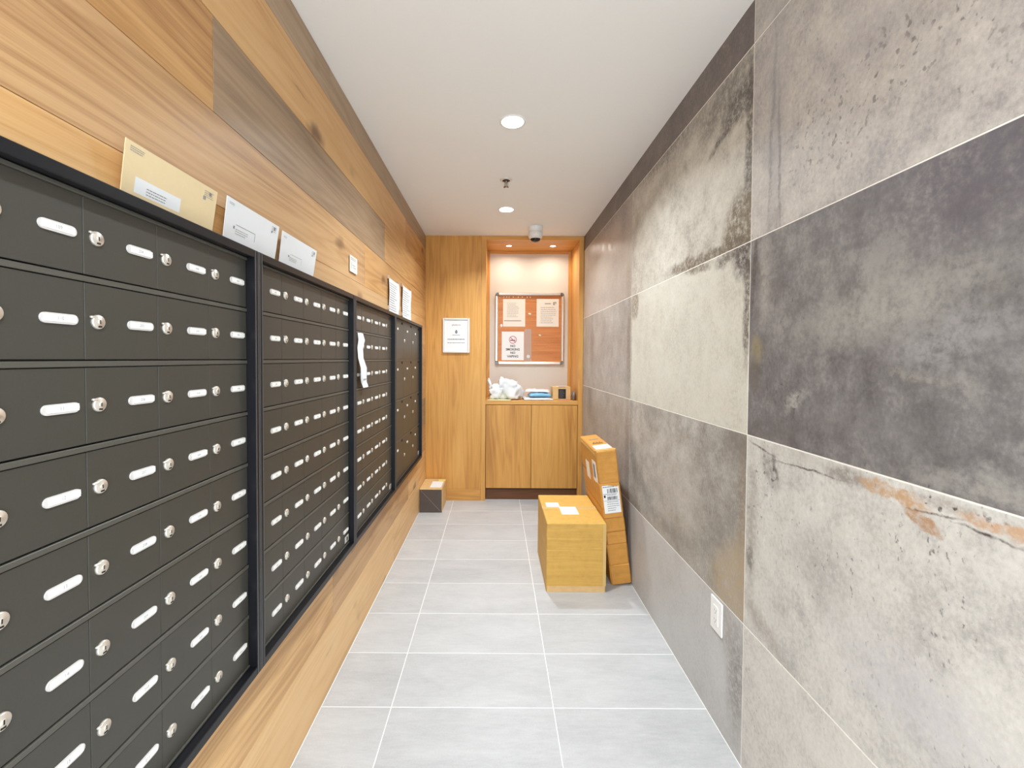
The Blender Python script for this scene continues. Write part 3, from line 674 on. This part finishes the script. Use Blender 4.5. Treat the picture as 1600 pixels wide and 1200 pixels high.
MB(m_cork).box((-W_ / 2 + fw_ - .004, -.012, fw_ - .004), (W_ / 2 - fw_ + .004, -.001, H_ - fw_ + .004)).obj('cork_panel', bt)
YP = YN - .0125
def pinned(name, label, cat, x0, z0, x1, z1, prints, extra=None, mat=None):
    mb = MB(mat or m_paper_w, m_print, m_ink, m_red, m_pink)
    sheet(mb, x1 - x0, z1 - z0, None, .0008, [], 1, 1)
    t = thing(name, label, cat, ((x0 + x1) / 2, YP - .0008, z0)); mb.obj('sheet', t)
    q = MB(mat or m_paper_w, m_print, m_ink, m_red, m_pink)
    for u0, v0, u1, v1, k_ in prints: q.box((u0, -.0010, v0), (u1, -.0006, v1), k_)
    if extra: extra(q)
    q.obj('printing', t); return t
pinned('notice_sheet', 'pale notice sheet above the no smoking sign on the cork board', 'notice', .065, 1.613, .286, 1.887, lines(-.07, .09, .05, .24, 9, 1, .22, .3) + [(-.10, .056, .07, .061, 2)])
pinned('notice_sheet', 'pale notice sheet with a dark logo pinned alone on the cork board', 'notice', .399, 1.614, .620, 1.889, lines(-.07, .03, .09, .20, 9, 1, .22, .3) + lines(-.03, .222, .03, .235, 1, 1, .8, .0) + [(.055, .215, .060, .245, 2), (.055, .241, .082, .245, 2), (.077, .225, .082, .245, 2), (.060, .215, .072, .219, 2), (.062, .225, .070, .234, 2)])
def nosmoke(q):
    r = .038; cz = .204; n = 32
    for i in range(n):
        a, b = 2 * math.pi * i / n, 2 * math.pi * (i + 1) / n
        q.prism([(r * math.cos(a), cz + r * math.sin(a)), (r * math.cos(b), cz + r * math.sin(b)), (r * .86 * math.cos(b), cz + r * .86 * math.sin(b)), (r * .86 * math.cos(a), cz + r * .86 * math.sin(a))], -.0012, -.0007, 3)
    d = .7071 * r * .92; w2 = .0022
    q.prism([(-.027, cz - .010), (.018, cz - .010), (.018, cz - .001), (-.027, cz - .001)], -.0011, -.0007, 2)
    q.prism([(.020, cz - .010), (.026, cz - .010), (.026, cz - .001), (.020, cz - .001)], -.0011, -.0007, 2)
    for x_, z_, h_ in ((.021, .004, .010), (.015, .012, .009), (.024, .013, .006)): q.box((x_ - .0012, -.0011, cz + z_), (x_ + .0012, -.0007, cz + z_ + h_), 1)
    q.prism([(-d - w2, cz + d - w2), (-d + w2, cz + d + w2), (d + w2, cz - d + w2), (d - w2, cz - d - w2)], -.0014, -.0009, 3)
    for s_, z_ in (('NO', .141), ('SMOKING', .107), ('NO', .073), ('VAPING', .038)): add_text(q, s_, .032, 0, z_, -.0012, 2, .98, .022)
pinned('no_smoking_sign', 'white no smoking no vaping sign on the cork board', 'sign', .054, 1.278, .275, 1.563, [], nosmoke, m_paper)
# clear plastic sleeve remnant, tape scraps and pins
m_sleeve = plain('clear_sleeve', (214, 200, 186), .08, alpha=.30)
o = centred('plastic_sleeve', (.279, YP - .0025, 1.262), (.350, YP - .0005, 1.590), [m_sleeve]); tag(o, 'clear plastic sleeve strip beside the no smoking sign', 'sleeve')
def scrap(x, z, wd, h, ang, label, mat):
    n = 7; rnd = random.Random(int(x * 999)); pts = [(wd / 2 * math.cos(2 * math.pi * i / n) * rnd.uniform(.7, 1.1), h / 2 * math.sin(2 * math.pi * i / n) * rnd.uniform(.7, 1.1)) for i in range(n)]
    o = MB(mat).prism(pts, -.0016, 0).obj('paper_scrap', None, (x, YP - .0003, z), (0, R_(ang), 0)); tag(o, label, 'paper scrap')
scrap(.330, 1.742, .034, .018, 10, 'small torn cream scrap pinned between the two notice sheets', m_paper_w)
scrap(.432, 1.530, .030, .012, 15, 'small torn cream scrap alone below the logo notice sheet', m_paper_w)
scrap(.320, 1.318, .040, .036, -10, 'pale blue scrap at the foot of the clear plastic sleeve', m_poly)
scrap(.048, 1.625, .030, .034, 0, 'pale blue scrap at the corner of the upper notice sheet', m_poly)
for i, px_ in enumerate((.032, .072, .100, .124, .165, .215, .255, .305, .335)):
    o = MB(m_paper_w).lathe([(.006, 0), (.006, -.002), (.0035, -.004), (.0035, -.008), (.005, -.010), (0, -.0105)], 10, 0, Matrix.Rotation(-math.pi / 2, 4, 'X')).obj('push_pin', None, (px_, YP - .0002, 1.905 - (.006 if i == 0 else 0)))
    tag(o, 'cream push pin along the top of the cork board', 'push pin', 'push pins along the top of the cork board')

# ================================================================== parcels on the floor
def box_geo(mb, w_, d_, h_, creases=(), jit=.0015, mi=0, bev=.004):
    """carton with softened edges and pressed-in crease rings; origin at left/front/bottom"""
    bm = bmesh.new()
    zs = [(0, bev), (bev, 0)]
    for z, dep in creases: zs += [(z - .004, 0), (z, dep), (z + .005, 0)]
    zs += [(h_ - bev, 0), (h_, bev)]
    rings = []
    for z, ins in zs:
        o = bev
        base = [(o + ins * 0, ins), (w_ - o, ins), (w_ - ins, o), (w_ - ins, d_ - o), (w_ - o, d_ - ins), (o, d_ - ins), (ins, d_ - o), (ins, o)]
        rings.append([bm.verts.new((x + random.uniform(-jit, jit) * (0 < z < h_), y + random.uniform(-jit, jit) * (0 < z < h_), z)) for x, y in base])
    for A, B in zip(rings, rings[1:]):
        for i in range(8): j = (i + 1) % 8; bm.faces.new([A[i], A[j], B[j], B[i]])
    bm.faces.new(rings[0][::-1]); bm.faces.new(rings[-1])
    mb.add(bm, mi)
# big carton
BW, BD, BH = .329, .505, .385
t = thing('cardboard_carton', 'large taped cardboard carton on the floor with a white label on top', 'box', (.284, 2.406, 0))
mb = MB(m_card); box_geo(mb, BW, BD, BH, [(.235, .0015), (.30, .001)], .0012); mb.obj('carton_body', t)
MB(m_tape).box((.0, BD / 2 - .028, BH - .0002), (BW, BD / 2 + .028, BH + .0008), 0).obj('tape', t)
MB(m_card_l).box((.004, -.0010, .0), (BW - .004, .0004, .034), 0, .0004).obj('bottom_tape', t)
MB(m_tape).box((BW - .018, -.0012, .034), (BW + .001, .0005, BH - .004), 0, .0004).obj('edge_tape', t)
mb = MB(m_paper, m_print); mb.box((.105, .135, BH + .0004), (.205, .265, BH + .0018)); mb.box((.030, .262, BH + .0004), (.110, .345, BH + .0016))
o = mb.obj('shipping_label', t); o['label'] = 'white shipping label'
# tall leaning carton
TW, TD, TH = .116, .49, .775
lean = R_(-7.4)
t = thing('cardboard_carton', 'tall narrow cardboard carton leaning on the large carton by the tiled wall', 'box', (.6665, 2.478, 0), (0, lean, 0))
mb = MB(m_card_o); box_geo(mb, TW, TD, TH, [(.115, .0025), (.235, .003), (.305, .004), (.385, .004), (.44, .003), (.585, .003)], .002, 0, .006); mb.obj('carton_body', t)
mb = MB(m_paper, m_ink, m_print_m)
mb.box((.010, -.0016, .415), (.104, .0008, .575))
for u0, v0, u1, v1, k_ in barcode(.038, .530, .095, .555, 1) + barcode(.034, .492, .092, .510, 1) + lines(.034, .515, .096, .527, 2, 2, .4, .2) + lines(.03, .425, .098, .485, 5, 2, .25, .4) + lines(.014, .56, .08, .572, 1, 2, .4, .1) + [(.015, .506, .025, .520, 1), (.012, .525, .034, .527, 1), (.012, .487, .10, .488, 1)]:
    mb.box((u0, -.0022, v0), (u1, -.0014, v1), k_)
o = mb.obj('shipping_label', t); o['label'] = 'white shipping label with barcodes'
mb = MB(m_paper_w, m_print_m); mb.box((-.0014, .045, .575), (.0005, .145, .70)); [mb.box((-.002, .075 + .004 * i, .60), (-.0012, .077 + .004 * i, .68), 1) for i in range(12)]; mb.obj('side_label', t)
MB(m_paper_w).box((-.0014, .25, .545), (.0005, .35, .655)).obj('side_label', t)
mb = MB(m_tape); mb.box((-.0012, .02, .745), (.0006, TD - .01, .760)); mb.obj('tape', t)
mb = MB(m_paper, m_ink, m_print_m); mb.box((.012, .045, TH - .0004), (.104, .15, TH + .0014)); mb.obj('top_label', t)
mb = MB(m_ink, m_print_m); [mb.box((.030 + .009 * i, .19, TH), (.034 + .009 * i, .225 + .02 * (i % 2), TH + .001)) for i in range(7)]; [mb.box((u0, v0, TH), (u1, v1, TH + .001), 1) for u0, v0, u1, v1, _ in lines(.03, .32, .095, .345, 1, 1, .6, .1)]; mb.obj('top_print', t)
MB(m_tape).box((-.001, .005, TH - .0002), (TW + .001, .032, TH + .0008)).obj('tape', t)
# small carton with dark printed end
SWd, SD, SH = .191, .312, .200
t = thing('small_carton', 'small tan carton with a dark printed end standing in the plank wall corner', 'box', (-.638, 3.650, 0))
mb = MB(m_card_l); box_geo(mb, SWd, SD, SH, (), .0006); mb.obj('carton_body', t)
mb = MB(m_printbrown, plain('faded_print_line', (124, 112, 104), .5)); mb.box((.003, -.0012, .003), (SWd - .003, .0008, SH - .006))
mb.prism([(.010, SH - .012), (.014, SH - .012), (SWd - .010, .012), (SWd - .016, .012)], -.0018, -.001, 1)
o = mb.obj('printed_end', t); o['label'] = 'dark brown printed end panel'
o = MB(m_paper).box((.082, .04, SH + .0002), (.178, .225, SH + .0014)).obj('shipping_label', t); o['label'] = 'white shipping label'
MB(m_yellow).box((.13, .235, SH + .0002), (.186, .285, SH + .0012)).obj('sticker', t)
# ================================================================== things on the countertop
ZK = .912
def blob(name, centre, size, rough, freq, seed, mat, sub=4, flat=0.0, parent=None, fn=None, ridge=1.0):
    bm = bmesh.new(); bmesh.ops.create_icosphere(bm, subdivisions=sub, radius=1.0)
    sx, sy, sz = size
    for v in bm.verts:
        p = v.co.copy()
        sq = Vector([math.copysign(abs(c) ** .75, c) for c in p])
        n1 = noise.fractal(p * freq + Vector((seed, seed, 0)), 1.0, 2.0, 3)
        n2 = 1 - abs(noise.noise(p * freq * 1.9 + Vector((0, seed, seed))))
        s_ = 1 + rough * (n1 * .9 + ridge * (n2 - .6) * .8)
        q = Vector((sq.x * sx * s_, sq.y * sy * s_, sq.z * sz * s_))
        if fn: q = fn(q, p)
        if q.z < -sz + flat: q.z = -sz + flat + (q.z + sz - flat) * .05
        v.co = q
    zmin = min(v.co.z for v in bm.verts)
    for v in bm.verts: v.co.z -= zmin
    mb = MB(mat); mb.add(bm, 0, True)
    return mb.obj(name, parent, centre)
t = thing('plastic_bag', 'crumpled white plastic bag knotted shut on the countertop', 'bag', (.068, 4.13, ZK + .0062))
blob('bag_body', (.055, 0, 0), (.105, .095, .092), .34, 1.7, 3.0, m_poly, 4, .02, t, lambda q, p: Vector((q.x + .02 * max(0, -q.z / .09), q.y, q.z + .03 * max(0, 1 - abs(q.x + .03) / .06) * (q.z > 0))))
blob('bag_body', (-.062, -.01, 0), (.068, .085, .072), .36, 2.0, 8.0, m_poly, 4, .015, t)
blob('knot', (-.012, -.03, .10), (.030, .034, .048), .40, 2.6, 5.0, m_poly, 3, 0, t)
blob('handle', (-.122, -.02, .085), (.014, .026, .046), .42, 2.4, 9.0, m_poly, 3, 0, t, lambda q, p: Vector((q.x - .3 * q.z * (q.z > 0), q.y, q.z)))
def pillow(name, w_, d_, h_, mat, seed, parent=None, loc=(0, 0, 0), rot=(0, 0, 0), amp=.35):
    bm = bmesh.new(); nu, nv = 26, 16; T = []; B = []
    for j in range(nv + 1):
        T.append([]); B.append([])
        for i in range(nu + 1):
            a, b = i / nu * 2 - 1, j / nv * 2 - 1
            e = (max(0, 1 - a ** 6) * max(0, 1 - b ** 6)) ** .5
            nz = noise.fractal(Vector((a * 2.6 + seed, b * 1.8, seed)), 1.0, 2.0, 4)
            nr = 1 - abs(noise.noise(Vector((a * 4 + seed, b * 3, seed * 2)))) * 2
            h = h_ * (e * (.75 + amp * nz + amp * .4 * nr) + .04)
            x, y = a * w_ / 2 * (1 + .03 * nz * abs(b)), b * d_ / 2 * (1 + .04 * nz * abs(a))
            T[j].append(bm.verts.new((x, y, max(.002, h)))); B[j].append(bm.verts.new((x, y, 0.0)) if 0 < i < nu and 0 < j < nv else T[j][i])
            if not (0 < i < nu and 0 < j < nv): T[j][i].co.z = .002 + h_ * .06 * (1 + nz)
    for j in range(nv):
        for i in range(nu):
            bm.faces.new([T[j][i], T[j][i + 1], T[j + 1][i + 1], T[j + 1][i]])
            q = [B[j][i], B[j + 1][i], B[j + 1][i + 1], B[j][i + 1]]
            try: bm.faces.new(q)
            except ValueError: pass
    mb = MB(mat); mb.add(bm, 0, True); return mb.obj(name, parent, loc, rot)
o = pillow('poly_mailer', .275, .22, .030, m_poly, 2.3, None, (.388, 4.125, ZK + .001), (0, 0, R_(3)), .14); tag(o, 'white poly mailer lying flat under the blue one on the countertop', 'mailer')
o = pillow('poly_mailer', .205, .16, .040, m_blue, 5.1, None, (.405, 4.106, ZK + .0325), (0, 0, R_(4)), .14); tag(o, 'pale blue poly mailer squeezed between two white mailers', 'mailer')
o = pillow('poly_mailer', .235, .17, .022, m_poly, 7.7, None, (.390, 4.140, ZK + .0735), (0, R_(1), R_(-4))); tag(o, 'white poly mailer on top of the blue one', 'mailer')
o = pillow('paper_packet', .22, .10, .006, plain('pale_yellow_packet', (240, 228, 176), .4), 4.0, None, (.03, 4.025, ZK + .0008), (0, 0, R_(-3))); tag(o, 'flat pale yellow packet under the white plastic bag', 'packet')
# small carton with black print
t = thing('small_parcel', 'small cardboard parcel with a black printed patch on the countertop', 'box', (.527, 4.08, ZK))
mb = MB(m_card_l); box_geo(mb, .168, .155, .122, (), .0006); mb.obj('carton_body', t)
mb = MB(m_ink, m_print_m); mb.box((.052, -.0012, .012), (.122, .0006, .102)); mb.box((.056, 0, .1215), (.118, .03, .1228), 0)
for u0, v0, u1, v1, _ in lines(.060, .020, .112, .092, 6, 1, .22, .3): mb.box((u0, -.0018, v0), (u1, -.001, v1), 1)
o = mb.obj('printed_patch', t); o['label'] = 'black printed patch with small lettering'
MB(m_paper).box((.045, .05, .1216), (.13, .13, .1228)).obj('shipping_label', t)
o = blob('foil_pouch', (.718, 4.07, ZK), (.016, .035, .045), .35, 2.0, 6.0, m_pouch, 3, .01); tag(o, 'small grey crumpled pouch beside the printed parcel', 'pouch')
o = pillow('paper_packet', .10, .05, .005, m_pink, 9.0, None, (.63, 4.035, ZK + .0006)); tag(o, 'small pink packet in front of the printed parcel', 'packet')

# ================================================================== wall outlet
t = thing('wall_outlet', 'white electrical outlet plate low on the tiled wall', 'outlet', (XR, 1.5255, .334), (0, 0, -math.pi / 2))
MB(m_white).box((-.039, -.0065, 0), (.039, 0, .116), 0, .0025, 2).obj('cover_plate', t)
o = MB(m_white).box((-.0165, -.0085, .0245), (.0165, -.005, .0915), 0, .0012).obj('receptacle', t)
for zc in (.042, .074):
    mb = MB(m_print)
    for u in (-.006, .006): mb.box((u - .0009, -.0088, zc - .001), (u + .0009, -.0084, zc + .006))
    mb.lathe([(.0022, -.0002), (.0022, .0003)], 10, 0, Matrix.Translation((0, -.0086, zc - .007)) @ Matrix.Rotation(math.pi / 2, 4, 'X')); mb.obj('socket_slots', o)
